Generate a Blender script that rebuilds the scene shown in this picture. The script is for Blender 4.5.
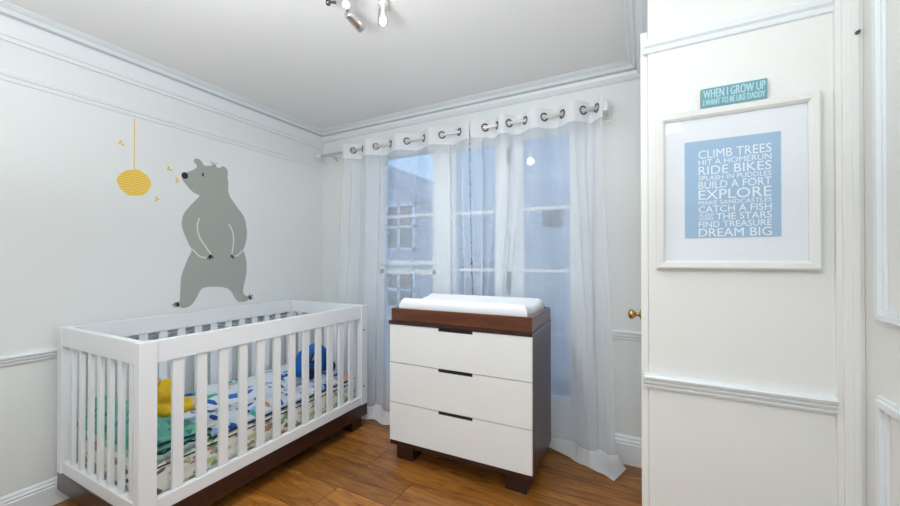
import bpy, bmesh, math, random
from mathutils import Vector, Matrix
for o in list(bpy.data.objects): bpy.data.objects.remove(o)
S = bpy.context.scene
C = S.collection
PI = math.pi
random.seed(7)

# ---------------------------------------------------------------- camera
cam = bpy.data.cameras.new('camera'); cam.sensor_width = 36.0
cam.lens = 36.0*366.3/900.0
cam.shift_y = (259.15-253.0-.0065*366.3)/900.0
cam.clip_start = 0.02
camo = bpy.data.objects.new('camera', cam); C.objects.link(camo)
camo.location = (0, 0, 1.206); camo.rotation_euler = (PI/2+.0065, 0, 0.4845)
S.camera = camo
# ---------------------------------------------------------------- world, lights, exposure
W = bpy.data.worlds.new('sky'); S.world = W; W.use_nodes = True
bg = W.node_tree.nodes['Background']
bg.inputs[0].default_value = (0.36, 0.62, 1.0, 1); bg.inputs[1].default_value = 1.15
def area(name, loc, rot, sx, sy, power, col):
    l = bpy.data.lights.new(name, 'AREA'); l.shape = 'RECTANGLE'; l.size = sx; l.size_y = sy
    l.energy = power; l.color = col
    o = bpy.data.objects.new(name, l); C.objects.link(o); o.location = loc; o.rotation_euler = rot
    return o
# added fill light above and behind the camera, brightens partition and dresser front
area('partition_fill', (0.15, -0.15, 2.30), (math.radians(48), 0, math.radians(14)),  .22, .22, 3.5, (0.86, 0.955, 1.0))
# added tall soft fill at the right, behind the camera, lifts lower surfaces
area('low_fill', (0.50, -0.75, 1.05), (math.radians(92), 0, math.radians(22)), .9, 1.9, 7.5, (0.84, 0.93, 1.0))
# unseen upward fill light, added to brighten the ceiling
area('ceiling_fill', (-0.65, -0.15, 1.45), (math.radians(178), 0, 0), .8, .6, 56, (0.90, 0.96, 1.0))
SPOT_W = 14.5          # watts of each small spot head of the ceiling light
S.view_settings.view_transform = 'Standard'; S.view_settings.look = 'None'
S.view_settings.gamma = 1.0; S.view_settings.use_curve_mapping = False
S.view_settings.exposure = -0.10
S.cycles.transparent_max_bounces = 24

# ---------------------------------------------------------------- materials
def srgb(h):
    r = [int(h[i:i+2], 16)/255 for i in (0, 2, 4)]
    return tuple((c/12.92 if c <= .04045 else ((c+.055)/1.055)**2.4) for c in r)+(1,)
def mat(name, col, rough=.5, metal=0, bump=None, var=None, spec=.5, coat=0):
    """principled material; var=(scale, amount) mottles the colour, bump=(scale, strength) roughens it"""
    m = bpy.data.materials.new(name); m.use_nodes = True
    nt = m.node_tree; b = nt.nodes['Principled BSDF']
    if isinstance(col, str): col = srgb(col)
    b.inputs['Base Color'].default_value = col
    b.inputs['Roughness'].default_value = rough; b.inputs['Metallic'].default_value = metal
    b.inputs['Specular IOR Level'].default_value = spec; b.inputs['Coat Weight'].default_value = coat
    tc = nt.nodes.new('ShaderNodeTexCoord')
    if var:
        n = nt.nodes.new('ShaderNodeTexNoise'); n.inputs['Scale'].default_value = var[0]; n.inputs['Detail'].default_value = 4
        nt.links.new(tc.outputs['Object'], n.inputs['Vector'])
        mx = nt.nodes.new('ShaderNodeMix'); mx.data_type = 'RGBA'
        mx.inputs[6].default_value = tuple(c*(1-var[1]) for c in col[:3])+(1,)
        mx.inputs[7].default_value = tuple(min(1, c*(1+var[1])) for c in col[:3])+(1,)
        nt.links.new(n.outputs['Fac'], mx.inputs[0]); nt.links.new(mx.outputs[2], b.inputs['Base Color'])
    if bump:
        n = nt.nodes.new('ShaderNodeTexNoise'); n.inputs['Scale'].default_value = bump[0]; n.inputs['Detail'].default_value = 6
        nt.links.new(tc.outputs['Object'], n.inputs['Vector'])
        bp = nt.nodes.new('ShaderNodeBump'); bp.inputs['Strength'].default_value = bump[1]; bp.inputs['Distance'].default_value = .01
        nt.links.new(n.outputs['Fac'], bp.inputs['Height']); nt.links.new(bp.outputs[0], b.inputs['Normal'])
    return m
def N(nt, t, **kw):
    n = nt.nodes.new(t)
    for k, v in kw.items():
        if k in n.inputs: n.inputs[k].default_value = v
        else: setattr(n, k, v)
    return n
def ramp(nt, stops, interp='LINEAR'):
    r = nt.nodes.new('ShaderNodeValToRGB'); r.color_ramp.interpolation = interp
    e = r.color_ramp.elements
    while len(e) < len(stops): e.new(.5)
    for x, (p, c) in zip(e, stops): x.position = p; x.color = srgb(c) if isinstance(c, str) else c
    return r

M = {}
M['wall'] = mat('cream_wall_paint', (.785, .81, .80, 1), .55, bump=(90, .02), var=(2.5, .012))
M['partition'] = mat('off_white_wall_paint', (.785, .785, .76, 1), .5, bump=(90, .02))
M['warm_trim'] = mat('warm_white_trim', (.81, .81, .785, 1), .35)
M['satin'] = mat('satin_nickel', (.78, .78, .75, 1), .4, .35)
M['ceiling'] = mat('ceiling_paint', (.87, .87, .86, 1), .8, bump=(60, .03))
M['trim'] = mat('white_gloss_trim', (.785, .82, .835, 1), .3)
M['crib_white'] = mat('crib_white_lacquer', (.82, .84, .865, 1), .3)
M['drawer_white'] = mat('drawer_white_lacquer', (.80, .81, .80, 1), .3)
M['chrome'] = mat('brushed_chrome', (.72, .72, .72, 1), .18, 1)
M['nickel'] = mat('dull_nickel', (.20, .20, .19, 1), .25, 1)
M['brass'] = mat('aged_brass', (.50, .34, .12, 1), .22, 1)
M['black'] = mat('black_recess', (.008, .008, .009, 1), .6)
M['bear_grey'] = mat('sage_grey_vinyl', 'A5A9A2', .6)
M['ink'] = mat('dark_ink_vinyl', '1A1D24', .6)
M['cream_line'] = mat('pale_line_vinyl', 'DDE0D6', .6)
M['gold'] = mat('gold_vinyl', 'EDC638', .5)
M['frame_white'] = mat('frame_white_paint', (.76, .76, .73, 1), .35)
M['mount'] = mat('white_mount_board', (.76, .79, .83, 1), .8)
M['print_blue'] = mat('pale_blue_print', '9CB9D5', .7, var=(6, .03))
M['letter'] = mat('white_lettering', (.80, .86, .90, 1), .7)
M['sign_blue'] = mat('weathered_teal_paint', '6E9DAA', .6, var=(40, .18))
M['sign_letter'] = mat('pale_aqua_lettering', 'B4D8DE', .6)
M['sign_edge'] = mat('grey_sign_edge', '8E9A98', .7)
M['terry'] = mat('white_terry_cover', (.82, .83, .86, 1), .9, bump=(160, .25))
M['yellow'] = mat('yellow_plush', 'F2CB2C', .9, bump=(120, .4), var=(18, .12))
M['beige'] = mat('beige_plush', 'D8CBA6', .9, bump=(120, .4), var=(20, .08))
M['pinkish'] = mat('peach_plush', 'DDB79A', .9, bump=(120, .4))
M['blue_plush'] = mat('blue_plush', '145FAE', .85, bump=(120, .3), var=(14, .12))
M['navy'] = mat('navy_trim', '16294A', .8)
M['pale_plush'] = mat('pale_blue_plush', 'A9C4D8', .85)
M['house_wall'] = mat('grey_render', (.52, .55, .58, 1), .9, var=(3, .1))
M['house_roof'] = mat('slate_roof', (.36, .40, .44, 1), .8, var=(14, .2))
M['dark_pane'] = mat('dark_window_pane', (.05, .07, .09, 1), .1)
M['vent'] = mat('grey_vent_metal', (.17, .20, .24, 1), .6)
M['leaf'] = mat('green_leaf', (.10, .17, .12, 1), .6, var=(6, .4))
M['bark'] = mat('grey_bark', (.16, .13, .10, 1), .9)
M['paving'] = mat('grey_paving', (.28, .29, .30, 1), .9, var=(4, .2))

def wood(name, dark, light, rough, axis='X', scale=1.0, coat=0.0):
    m = bpy.data.materials.new(name); m.use_nodes = True; nt = m.node_tree; b = nt.nodes['Principled BSDF']
    tc = N(nt, 'ShaderNodeTexCoord'); mp = N(nt, 'ShaderNodeMapping')
    st = {'X': (1.2, 14, 14), 'Y': (14, 1.2, 14), 'Z': (14, 14, 1.2)}[axis]
    mp.inputs['Scale'].default_value = tuple(s*scale for s in st)
    n = N(nt, 'ShaderNodeTexNoise', Scale=3.0, Detail=7.0, Roughness=.6, Distortion=.6)
    r = ramp(nt, [(.3, dark), (.7, light)])
    nt.links.new(tc.outputs['Object'], mp.inputs[0]); nt.links.new(mp.outputs[0], n.inputs['Vector'])
    nt.links.new(n.outputs['Fac'], r.inputs[0]); nt.links.new(r.outputs[0], b.inputs['Base Color'])
    b.inputs['Roughness'].default_value = rough; b.inputs['Coat Weight'].default_value = coat; b.inputs['Coat Roughness'].default_value = .15
    return m
M['espresso'] = wood('dark_espresso_wood', (.018, .006, .005, 1), (.045, .014, .010, 1), .28, 'X', 1.0, .3)
M['espresso_side'] = wood('dark_espresso_side_veneer', (.040, .013, .011, 1), (.075, .024, .020, 1), .34, 'Z', 1.0, .15)
M['mahogany'] = wood('reddish_mahogany', (.060, .015, .006, 1), (.15, .043, .015, 1), .3, 'X', 1.0, .2)

def floor_mat():
    m = bpy.data.materials.new('oak_floorboards'); m.use_nodes = True; nt = m.node_tree; b = nt.nodes['Principled BSDF']; L = nt.links
    tc = N(nt, 'ShaderNodeTexCoord')
    br = N(nt, 'ShaderNodeTexBrick', offset=.194, offset_frequency=2)
    mp = N(nt, 'ShaderNodeMapping'); mp.inputs['Location'].default_value = (1.10, .063, 0)
    br.inputs['Color1'].default_value = (0, 0, 0, 1); br.inputs['Color2'].default_value = (1, 1, 1, 1); br.inputs['Mortar'].default_value = (.5, .5, .5, 1)
    for k, v in (('Scale', 1.0), ('Mortar Size', .0022), ('Mortar Smooth', .3), ('Brick Width', 1.7), ('Row Height', .216)): br.inputs[k].default_value = v
    L.new(tc.outputs['Object'], mp.inputs[0]); L.new(mp.outputs[0], br.inputs['Vector'])
    # grain: stretched along the boards, shifted per board
    add = N(nt, 'ShaderNodeVectorMath', operation='ADD'); L.new(tc.outputs['Object'], add.inputs[0])
    sc = N(nt, 'ShaderNodeVectorMath', operation='SCALE'); sc.inputs['Scale'].default_value = 7.3
    L.new(br.outputs['Color'], sc.inputs[0]); L.new(sc.outputs[0], add.inputs[1])
    m2 = N(nt, 'ShaderNodeMapping'); m2.inputs['Scale'].default_value = (1.6, 12, 6); L.new(add.outputs[0], m2.inputs[0])
    n1 = N(nt, 'ShaderNodeTexNoise', Scale=2.2, Detail=8.0, Roughness=.62, Distortion=1.1); L.new(m2.outputs[0], n1.inputs['Vector'])
    r = ramp(nt, [(.24, (.11, .034, .005, 1)), (.5, (.34, .130, .022, 1)), (.76, (.56, .250, .058, 1))]); L.new(n1.outputs['Fac'], r.inputs[0])
    # per-board tone
    r2 = ramp(nt, [(0, (.62, .60, .58, 1)), (1, (1.25, 1.22, 1.15, 1))]); L.new(br.outputs['Color'], r2.inputs[0])
    mu = N(nt, 'ShaderNodeMix', data_type='RGBA', blend_type='MULTIPLY'); mu.inputs[0].default_value = 1
    L.new(r.outputs[0], mu.inputs[6]); L.new(r2.outputs[0], mu.inputs[7])
    # knots
    v = N(nt, 'ShaderNodeTexVoronoi', Scale=3.1); m3 = N(nt, 'ShaderNodeMapping'); m3.inputs['Scale'].default_value = (.55, 1.3, 1)
    L.new(tc.outputs['Object'], m3.inputs[0]); L.new(m3.outputs[0], v.inputs['Vector'])
    rk = ramp(nt, [(.0, (1, 1, 1, 1)), (.07, (0, 0, 0, 1))]); L.new(v.outputs['Distance'], rk.inputs[0])
    mk = N(nt, 'ShaderNodeMix', data_type='RGBA'); mk.inputs[7].default_value = (.06, .022, .006, 1)
    kf = N(nt, 'ShaderNodeMath', operation='MULTIPLY'); kf.inputs[1].default_value = .65; L.new(rk.outputs[0], kf.inputs[0])
    L.new(kf.outputs[0], mk.inputs[0]); L.new(mu.outputs[2], mk.inputs[6])
    mg = N(nt, 'ShaderNodeMix', data_type='RGBA'); mg.inputs[7].default_value = (.035, .014, .005, 1)
    L.new(br.outputs['Fac'], mg.inputs[0]); L.new(mk.outputs[2], mg.inputs[6]); L.new(mg.outputs[2], b.inputs['Base Color'])
    b.inputs['Roughness'].default_value = .33
    bp = N(nt, 'ShaderNodeBump'); bp.inputs['Strength'].default_value = .25; bp.inputs['Distance'].default_value = .003
    iv = N(nt, 'ShaderNodeMath', operation='SUBTRACT'); iv.inputs[0].default_value = 1.0; L.new(br.outputs['Fac'], iv.inputs[1])
    L.new(iv.outputs[0], bp.inputs['Height']); L.new(bp.outputs[0], b.inputs['Normal'])
    return m
M['floor'] = floor_mat()

def sheer(name, col, opac):
    """thin woven fabric: part see-through, part lit on both faces"""
    m = bpy.data.materials.new(name); m.use_nodes = True; nt = m.node_tree; L = nt.links
    nt.nodes.remove(nt.nodes['Principled BSDF']); out = nt.nodes['Material Output']
    tr = N(nt, 'ShaderNodeBsdfTransparent'); df = N(nt, 'ShaderNodeBsdfDiffuse'); tl = N(nt, 'ShaderNodeBsdfTranslucent')
    df.inputs['Color'].default_value = col; tl.inputs['Color'].default_value = col
    a = N(nt, 'ShaderNodeMixShader'); a.inputs[0].default_value = .35; L.new(df.outputs[0], a.inputs[1]); L.new(tl.outputs[0], a.inputs[2])
    b = N(nt, 'ShaderNodeMixShader'); L.new(tr.outputs[0], b.inputs[1]); L.new(a.outputs[0], b.inputs[2])
    tc = N(nt, 'ShaderNodeTexCoord'); mp = N(nt, 'ShaderNodeMapping'); mp.inputs['Scale'].default_value = (60, 60, 3)
    n = N(nt, 'ShaderNodeTexNoise', Scale=1.0, Detail=3.0); L.new(tc.outputs['Object'], mp.inputs[0]); L.new(mp.outputs[0], n.inputs['Vector'])
    mr = N(nt, 'ShaderNodeMapRange'); mr.inputs['To Min'].default_value = opac-.025; mr.inputs['To Max'].default_value = min(1, opac+.025)
    L.new(n.outputs['Fac'], mr.inputs['Value']); L.new(mr.outputs[0], b.inputs[0]); L.new(b.outputs[0], out.inputs[0])
    return m
M['sheer'] = sheer('white_voile', (.90, .935, .99, 1), .43)
M['hem'] = sheer('white_voile_doubled_hem', (.92, .93, .95, 1), .94)

def glass(name, tint=(1, 1, 1, 1), refl=1.0):
    m = bpy.data.materials.new(name); m.use_nodes = True; nt = m.node_tree; L = nt.links
    nt.nodes.remove(nt.nodes['Principled BSDF']); out = nt.nodes['Material Output']
    tr = N(nt, 'ShaderNodeBsdfTransparent'); tr.inputs[0].default_value = tint
    gl = N(nt, 'ShaderNodeBsdfGlossy'); gl.inputs['Roughness'].default_value = .02
    fr = N(nt, 'ShaderNodeFresnel'); ge = N(nt, 'ShaderNodeNewGeometry')
    ior = N(nt, 'ShaderNodeMapRange'); ior.inputs['To Min'].default_value = 1.45; ior.inputs['To Max'].default_value = 1/1.45   # same thin-pane reflectance on both faces
    L.new(ge.outputs['Backfacing'], ior.inputs['Value']); L.new(ior.outputs[0], fr.inputs['IOR'])
    mm = N(nt, 'ShaderNodeMath', operation='MULTIPLY'); mm.inputs[1].default_value = refl; L.new(fr.outputs[0], mm.inputs[0])
    mx = N(nt, 'ShaderNodeMixShader'); L.new(mm.outputs[0], mx.inputs[0]); L.new(tr.outputs[0], mx.inputs[1]); L.new(gl.outputs[0], mx.inputs[2])
    L.new(mx.outputs[0], out.inputs[0]); return m
M['glass'] = glass('clear_glass')
M['picture_glass'] = glass('low_glare_picture_glass', refl=.15)

def emis(name, col, st):
    m = bpy.data.materials.new(name); m.use_nodes = True; nt = m.node_tree
    b = nt.nodes['Principled BSDF']; b.inputs['Base Color'].default_value = col
    b.inputs['Emission Color'].default_value = col; b.inputs['Emission Strength'].default_value = st
    return m
M['bulb'] = emis('lit_bulb', (1, .95, .86, 1), 14)

def print_fabric(name, ground, cols, scale, stretch, thr, wr, rot=.5):
    """printed cotton: small stretched motifs in several colours on a pale ground"""
    m = bpy.data.materials.new(name); m.use_nodes = True; nt = m.node_tree; L = nt.links; b = nt.nodes['Principled BSDF']
    tc = N(nt, 'ShaderNodeTexCoord'); prev = None
    for k, (sc, th) in enumerate(((scale, thr), (scale*1.35, thr*.9))):
        mp = N(nt, 'ShaderNodeMapping'); mp.inputs['Scale'].default_value = stretch if k == 0 else (stretch[1], stretch[0], stretch[2])
        mp.inputs['Rotation'].default_value = (0, 0, rot*(1-2*k)); mp.inputs['Location'].default_value = (k*3.1, k*1.7, 0)
        L.new(tc.outputs['Object'], mp.inputs[0])
        nz = N(nt, 'ShaderNodeTexNoise', Scale=14.0, Detail=2.0); L.new(tc.outputs['Object'], nz.inputs['Vector'])
        ad = N(nt, 'ShaderNodeMix', data_type='RGBA', blend_type='ADD'); ad.inputs[0].default_value = .09
        L.new(mp.outputs[0], ad.inputs[6]); L.new(nz.outputs['Color'], ad.inputs[7])
        v = N(nt, 'ShaderNodeTexVoronoi', Scale=sc); L.new(ad.outputs[2], v.inputs['Vector'])
        st = ramp(nt, [(0, (1, 1, 1, 1)), (th, (1, 1, 1, 1)), (th+.05, (0, 0, 0, 1))]); L.new(v.outputs['Distance'], st.inputs[0])
        sp = N(nt, 'ShaderNodeSeparateColor'); L.new(v.outputs['Color'], sp.inputs[0])
        n = len(cols); cr = ramp(nt, [(i/n, c) for i, c in enumerate(cols)], 'CONSTANT'); L.new(sp.outputs[k], cr.inputs[0])
        mx = N(nt, 'ShaderNodeMix', data_type='RGBA'); L.new(st.outputs[0], mx.inputs[0]); L.new(cr.outputs[0], mx.inputs[7])
        if prev is None: mx.inputs[6].default_value = srgb(ground)
        else: L.new(prev.outputs[2], mx.inputs[6])
        prev = mx
    L.new(prev.outputs[2], b.inputs['Base Color']); b.inputs['Roughness'].default_value = .85
    n = N(nt, 'ShaderNodeTexNoise', Scale=22.0, Detail=4.0); L.new(tc.outputs['Object'], n.inputs['Vector'])
    bp = N(nt, 'ShaderNodeBump'); bp.inputs['Strength'].default_value = wr; bp.inputs['Distance'].default_value = .02
    L.new(n.outputs['Fac'], bp.inputs['Height']); L.new(bp.outputs[0], b.inputs['Normal'])
    return m
M['quilt'] = print_fabric('quilt_print', 'D9DFE8', ['2458AE', '9DBCE0', '2F6FC0', '4FA690', '1F4590', '8FB6DA', 'D89878', '5CB08A'], 6.2, (2.3, .9, 1.2), .34, .6)
M['leafy'] = print_fabric('leaf_print', 'F1EFE4', ['8DB07A', 'B48F78', 'E6E4D8', 'C7D39A', 'D9A27F', '7C6B66', '9CBFC4', 'E6E4D8'], 13.0, (1.0, 1.0, 1.7), .36, .1, .9)
def teal_mat():
    m = print_fabric('teal_blanket_print', '6FB8A6', ['4F9F94', '8CCBB8', '3F8F86', '6FB8A6'], 16.0, (1, 1.4, 1.2), .32, .5)
    return m
M['teal'] = teal_mat()
M['mint'] = print_fabric('mint_dotted_cotton', 'B9DCD2', ['E2EFEA', '8FBFB2', 'D7E7E1'], 60.0, (1, 1, 1), .28, .2)

def hive_mat():
    m = bpy.data.materials.new('hive_stripes'); m.use_nodes = True; nt = m.node_tree; L = nt.links; b = nt.nodes['Principled BSDF']
    tc = N(nt, 'ShaderNodeTexCoord'); w = N(nt, 'ShaderNodeTexWave', wave_type='BANDS', bands_direction='Z'); w.inputs['Scale'].default_value = 24; w.inputs['Distortion'].default_value = .6
    mp = N(nt, 'ShaderNodeMapping'); mp.inputs['Rotation'].default_value = (.06, 0, 0)
    L.new(tc.outputs['Object'], mp.inputs[0]); L.new(mp.outputs[0], w.inputs['Vector'])
    r = ramp(nt, [(.10, 'F3E2A0'), (.20, 'EDBE2A')]); L.new(w.outputs['Fac'], r.inputs[0]); L.new(r.outputs[0], b.inputs['Base Color'])
    b.inputs['Roughness'].default_value = .6; return m
M['hive'] = hive_mat()

def brick_mat():
    m = bpy.data.materials.new('pale_painted_brick'); m.use_nodes = True; nt = m.node_tree; L = nt.links; b = nt.nodes['Principled BSDF']
    tc = N(nt, 'ShaderNodeTexCoord'); mp = N(nt, 'ShaderNodeMapping'); mp.inputs['Rotation'].default_value = (-PI/2, 0, 0)
    br = N(nt, 'ShaderNodeTexBrick'); L.new(tc.outputs['Object'], mp.inputs[0]); L.new(mp.outputs[0], br.inputs['Vector'])
    br.inputs['Color1'].default_value = (.66, .68, .70, 1); br.inputs['Color2'].default_value = (.56, .59, .62, 1); br.inputs['Mortar'].default_value = (.78, .79, .8, 1)
    for k, v in (('Scale', 1.0), ('Brick Width', .24), ('Row Height', .082), ('Mortar Size', .012)): br.inputs[k].default_value = v
    L.new(br.outputs['Color'], b.inputs['Base Color']); b.inputs['Roughness'].default_value = .9
    return m
M['brick'] = brick_mat()

# ---------------------------------------------------------------- mesh helpers
class MB:
    """collects shapes in one bmesh and links them as one mesh object"""
    def __init__(s): s.b = bmesh.new()
    def box(s, x0, x1, y0, y1, z0, z1, bev=0, mi=0):
        v = [s.b.verts.new(p) for p in ((x0,y0,z0),(x1,y0,z0),(x1,y1,z0),(x0,y1,z0),(x0,y0,z1),(x1,y0,z1),(x1,y1,z1),(x0,y1,z1))]
        fs = [s.b.faces.new([v[i] for i in f]) for f in ((0,3,2,1),(4,5,6,7),(0,1,5,4),(1,2,6,5),(2,3,7,6),(3,0,4,7))]
        for f in fs: f.material_index = mi
        if bev:
            es = list({e for f in fs for e in f.edges})
            bmesh.ops.bevel(s.b, geom=es, offset=bev, segments=2, profile=.7, affect='EDGES')
        return s
    def tube(s, pts, r, n=10, cap=True):
        """tube along points; r is a number or a list"""
        pts = [Vector(p) for p in pts]; rs = r if isinstance(r, (list, tuple)) else [r]*len(pts); rings = []
        up = Vector((0, 0, 1))
        for i, p in enumerate(pts):
            d = (pts[min(i+1, len(pts)-1)]-pts[max(i-1, 0)]).normalized()
            a = d.cross(up if abs(d.dot(up)) < .95 else Vector((1, 0, 0))).normalized(); c = d.cross(a)
            rings.append([s.b.verts.new(p+rs[i]*(math.cos(2*PI*k/n)*a+math.sin(2*PI*k/n)*c)) for k in range(n)])
        for q, w in zip(rings, rings[1:]):
            for k in range(n): s.b.faces.new((q[k], q[(k+1) % n], w[(k+1) % n], w[k])).smooth = True
        if cap: s.b.faces.new(rings[0][::-1]); s.b.faces.new(rings[-1])
        return s
    def lathe(s, prof, o=(0, 0, 0), ax=(0, 0, 1), n=24):
        """revolve (radius, height) pairs about an axis"""
        ax = Vector(ax).normalized(); a = ax.cross(Vector((0, 0, 1)) if abs(ax.z) < .95 else Vector((1, 0, 0))).normalized(); c = ax.cross(a); o = Vector(o); rings = []
        for r, h in prof:
            if r < 1e-6: rings.append([s.b.verts.new(o+h*ax)])
            else: rings.append([s.b.verts.new(o+h*ax+r*(math.cos(2*PI*k/n)*a+math.sin(2*PI*k/n)*c)) for k in range(n)])
        for q, w in zip(rings, rings[1:]):
            for k in range(n):
                t = [q[k % len(q)], q[(k+1) % len(q)], w[(k+1) % len(w)], w[k % len(w)]]; u = []
                for x in t:
                    if x not in u: u.append(x)
                if len(u) > 2:
                    try: s.b.faces.new(u).smooth = True
                    except ValueError: pass
        for g in (rings[0], rings[-1]):
            if len(g) > 1:
                try: s.b.faces.new(g)
                except ValueError: pass
        return s
    def torus(s, o, nrm, R, r, n=24, m=8):
        nrm = Vector(nrm).normalized(); a = nrm.cross(Vector((0, 0, 1))).normalized(); c = nrm.cross(a); o = Vector(o); rings = []
        for i in range(n):
            d = math.cos(2*PI*i/n)*a+math.sin(2*PI*i/n)*c
            rings.append([s.b.verts.new(o+d*(R+r*math.cos(2*PI*k/m))+nrm*r*math.sin(2*PI*k/m)) for k in range(m)])
        for i in range(n):
            q, w = rings[i], rings[(i+1) % n]
            for k in range(m): s.b.faces.new((q[k], w[k], w[(k+1) % m], q[(k+1) % m])).smooth = True
        return s
    def profile(s, prof, p0, p1, out, z=True):
        """moulding: (offset, height) profile swept straight from p0 to p1, offset along out"""
        p0, p1, out = Vector(p0), Vector(p1), Vector(out)
        A = [s.b.verts.new(p0+out*o+Vector((0, 0, h))) for o, h in prof]; B = [s.b.verts.new(p1+out*o+Vector((0, 0, h))) for o, h in prof]
        k = len(prof)
        for i in range(k): s.b.faces.new((A[i], A[(i+1) % k], B[(i+1) % k], B[i]))
        s.b.faces.new(A[::-1]); s.b.faces.new(B); return s
    def prism(s, pts, ex, mi=0):
        """flat polygon given as 3-D points, extruded by vector ex"""
        ex = Vector(ex); A = [s.b.verts.new(Vector(p)) for p in pts]; B = [s.b.verts.new(Vector(p)+ex) for p in pts]; k = len(A)
        f = [s.b.faces.new(A), s.b.faces.new(B[::-1])]
        for i in range(k): f.append(s.b.faces.new((A[i], B[i], B[(i+1) % k], A[(i+1) % k])))
        for q in f: q.material_index = mi
        return s
    def build(s, name, m, parent=None, smooth=False):
        bmesh.ops.recalc_face_normals(s.b, faces=s.b.faces)
        me = bpy.data.meshes.new(name); s.b.to_mesh(me); s.b.free()
        for x in (m if isinstance(m, (list, tuple)) else [m]): me.materials.append(x)
        if smooth:
            for p in me.polygons: p.use_smooth = True
        o = bpy.data.objects.new(name, me); C.objects.link(o)
        if parent: o.parent = parent
        return o
def tag(o, label, cat, group=None):
    o['label'] = label; o['category'] = cat
    if group: o['group'] = group
    return o
def thing(name, label, cat, loc=(0, 0, 0), rz=0, group=None):
    o = bpy.data.objects.new(name, None); C.objects.link(o); o.location = loc; o.rotation_euler = (0, 0, rz); o.empty_display_size = .1
    return tag(o, label, cat, group)
def struct(o): o['kind'] = 'structure'; return o
def dup(o, name, parent):
    c = o.copy(); c.name = name; C.objects.link(c); c.parent = parent; return c
def text_mesh(mb, s, x0, x1, z0, z1, place, depth=.0008):
    """letters stretched to fill x0..x1, z0..z1; place(x, z, d) gives the point in space"""
    cu = bpy.data.curves.new('t', 'FONT'); cu.body = s; cu.extrude = .01; cu.resolution_u = 3;
    o = bpy.data.objects.new('t', cu); C.objects.link(o)
    bpy.context.view_layer.update()
    me = bpy.data.meshes.new_from_object(o.evaluated_get(bpy.context.evaluated_depsgraph_get()))
    bpy.data.objects.remove(o); bpy.data.curves.remove(cu)
    xs = [v.co.x for v in me.vertices]; ys = [v.co.y for v in me.vertices]
    ax, bx, ay, by = min(xs), max(xs), min(ys), max(ys)
    vs = [mb.b.verts.new(place(x0+(v.co.x-ax)/(bx-ax)*(x1-x0), z0+(v.co.y-ay)/(by-ay)*(z1-z0), depth if v.co.z > 0 else 0)) for v in me.vertices]
    for p in me.polygons:
        try: mb.b.faces.new([vs[i] for i in p.vertices])
        except ValueError: pass
    bpy.data.meshes.remove(me)
BEAR= [(1.258,1.738),(1.273,1.750),(1.290,1.763),(1.313,1.778),(1.334,1.794),(1.346,1.808),(1.343,1.824),(1.331,1.834),(1.326,1.846),(1.334,1.859),(1.349,1.864),(1.365,1.859),(1.377,1.848),(1.386,1.833),(1.399,1.828),(1.418,1.833),(1.437,1.838),(1.460,1.840),(1.476,1.835),(1.493,1.834),(1.503,1.846),(1.520,1.852),(1.534,1.843),(1.545,1.828),(1.547,1.803),(1.545,1.775),(1.550,1.748),(1.551,1.720),(1.549,1.692),(1.559,1.654),(1.576,1.629),(1.601,1.597),(1.631,1.561),(1.661,1.524),(1.676,1.486),(1.685,1.435),(1.689,1.391),(1.684,1.347),(1.673,1.304),(1.661,1.273),(1.669,1.252),(1.684,1.200),(1.687,1.148),(1.684,1.097),(1.674,1.044),(1.662,0.988),(1.664,0.957),(1.679,0.939),(1.707,0.926),(1.700,0.906),(1.674,0.897),(1.636,0.897),(1.615,0.915),(1.596,0.942),(1.579,0.973),(1.554,0.997),(1.509,1.013),(1.453,1.020),(1.407,1.019),(1.376,1.009),(1.358,0.977),(1.337,0.937),(1.311,0.908),(1.278,0.897),(1.255,0.905),(1.248,0.928),(1.251,0.967),(1.253,1.021),(1.255,1.066),(1.261,1.112),(1.278,1.165),(1.299,1.220),(1.317,1.265),(1.302,1.297),(1.284,1.341),(1.267,1.384),(1.258,1.428),(1.264,1.479),(1.287,1.523),(1.319,1.566),(1.352,1.606),(1.361,1.627),(1.337,1.633),(1.316,1.646),(1.296,1.665),(1.275,1.690),(1.258,1.716)]
ARMS=[[(1.361,1.476),(1.350,1.429),(1.352,1.390),(1.365,1.345),(1.389,1.307),(1.411,1.274),(1.434,1.241)],[(1.317,1.272),(1.343,1.246),(1.368,1.223),(1.405,1.214)],[(1.555,1.453),(1.576,1.416),(1.588,1.371),(1.589,1.321),(1.583,1.278),(1.578,1.243)],[(1.661,1.273),(1.631,1.243),(1.609,1.229),(1.587,1.228)] ]
CLAWS=[ [(1.431,1.234),(1.410,1.204)],[(1.432,1.234),(1.423,1.197)],[(1.437,1.231),(1.453,1.210)],[(1.431,1.227),(1.440,1.202)],[(1.576,1.235),(1.569,1.214)],[(1.583,1.232),(1.583,1.206)],[(1.587,1.228),(1.600,1.214)],[(1.244,0.932),(1.214,0.932)],[(1.247,0.922),(1.205,0.922)],[(1.247,0.914),(1.214,0.909)],[(1.703,0.926),(1.717,0.947)],[(1.707,0.922),(1.738,0.938)],[(1.707,0.918),(1.742,0.915)],[(1.707,0.917),(1.726,0.905)] ]
HAIR=[ [(1.451,1.835),(1.427,1.872)],[(1.453,1.835),(1.451,1.869)],[(1.457,1.836),(1.471,1.867)] ]
EYE=[(1.382,1.766)]; NOSE=[(1.274,1.738)]
HIVE= [(0.932,1.644),(0.948,1.680),(0.976,1.707),(1.005,1.717),(1.035,1.720),(1.062,1.707),(1.083,1.685),(1.093,1.645),(1.076,1.607),(1.054,1.580),(1.019,1.573),(0.985,1.571),(0.959,1.590),(0.946,1.610)]
STRING= [(1.012,2.014),(1.012,1.717)]; BEES=[(0.951,1.854),(1.187,1.760),(1.233,1.701),(1.124,1.567)]
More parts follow.
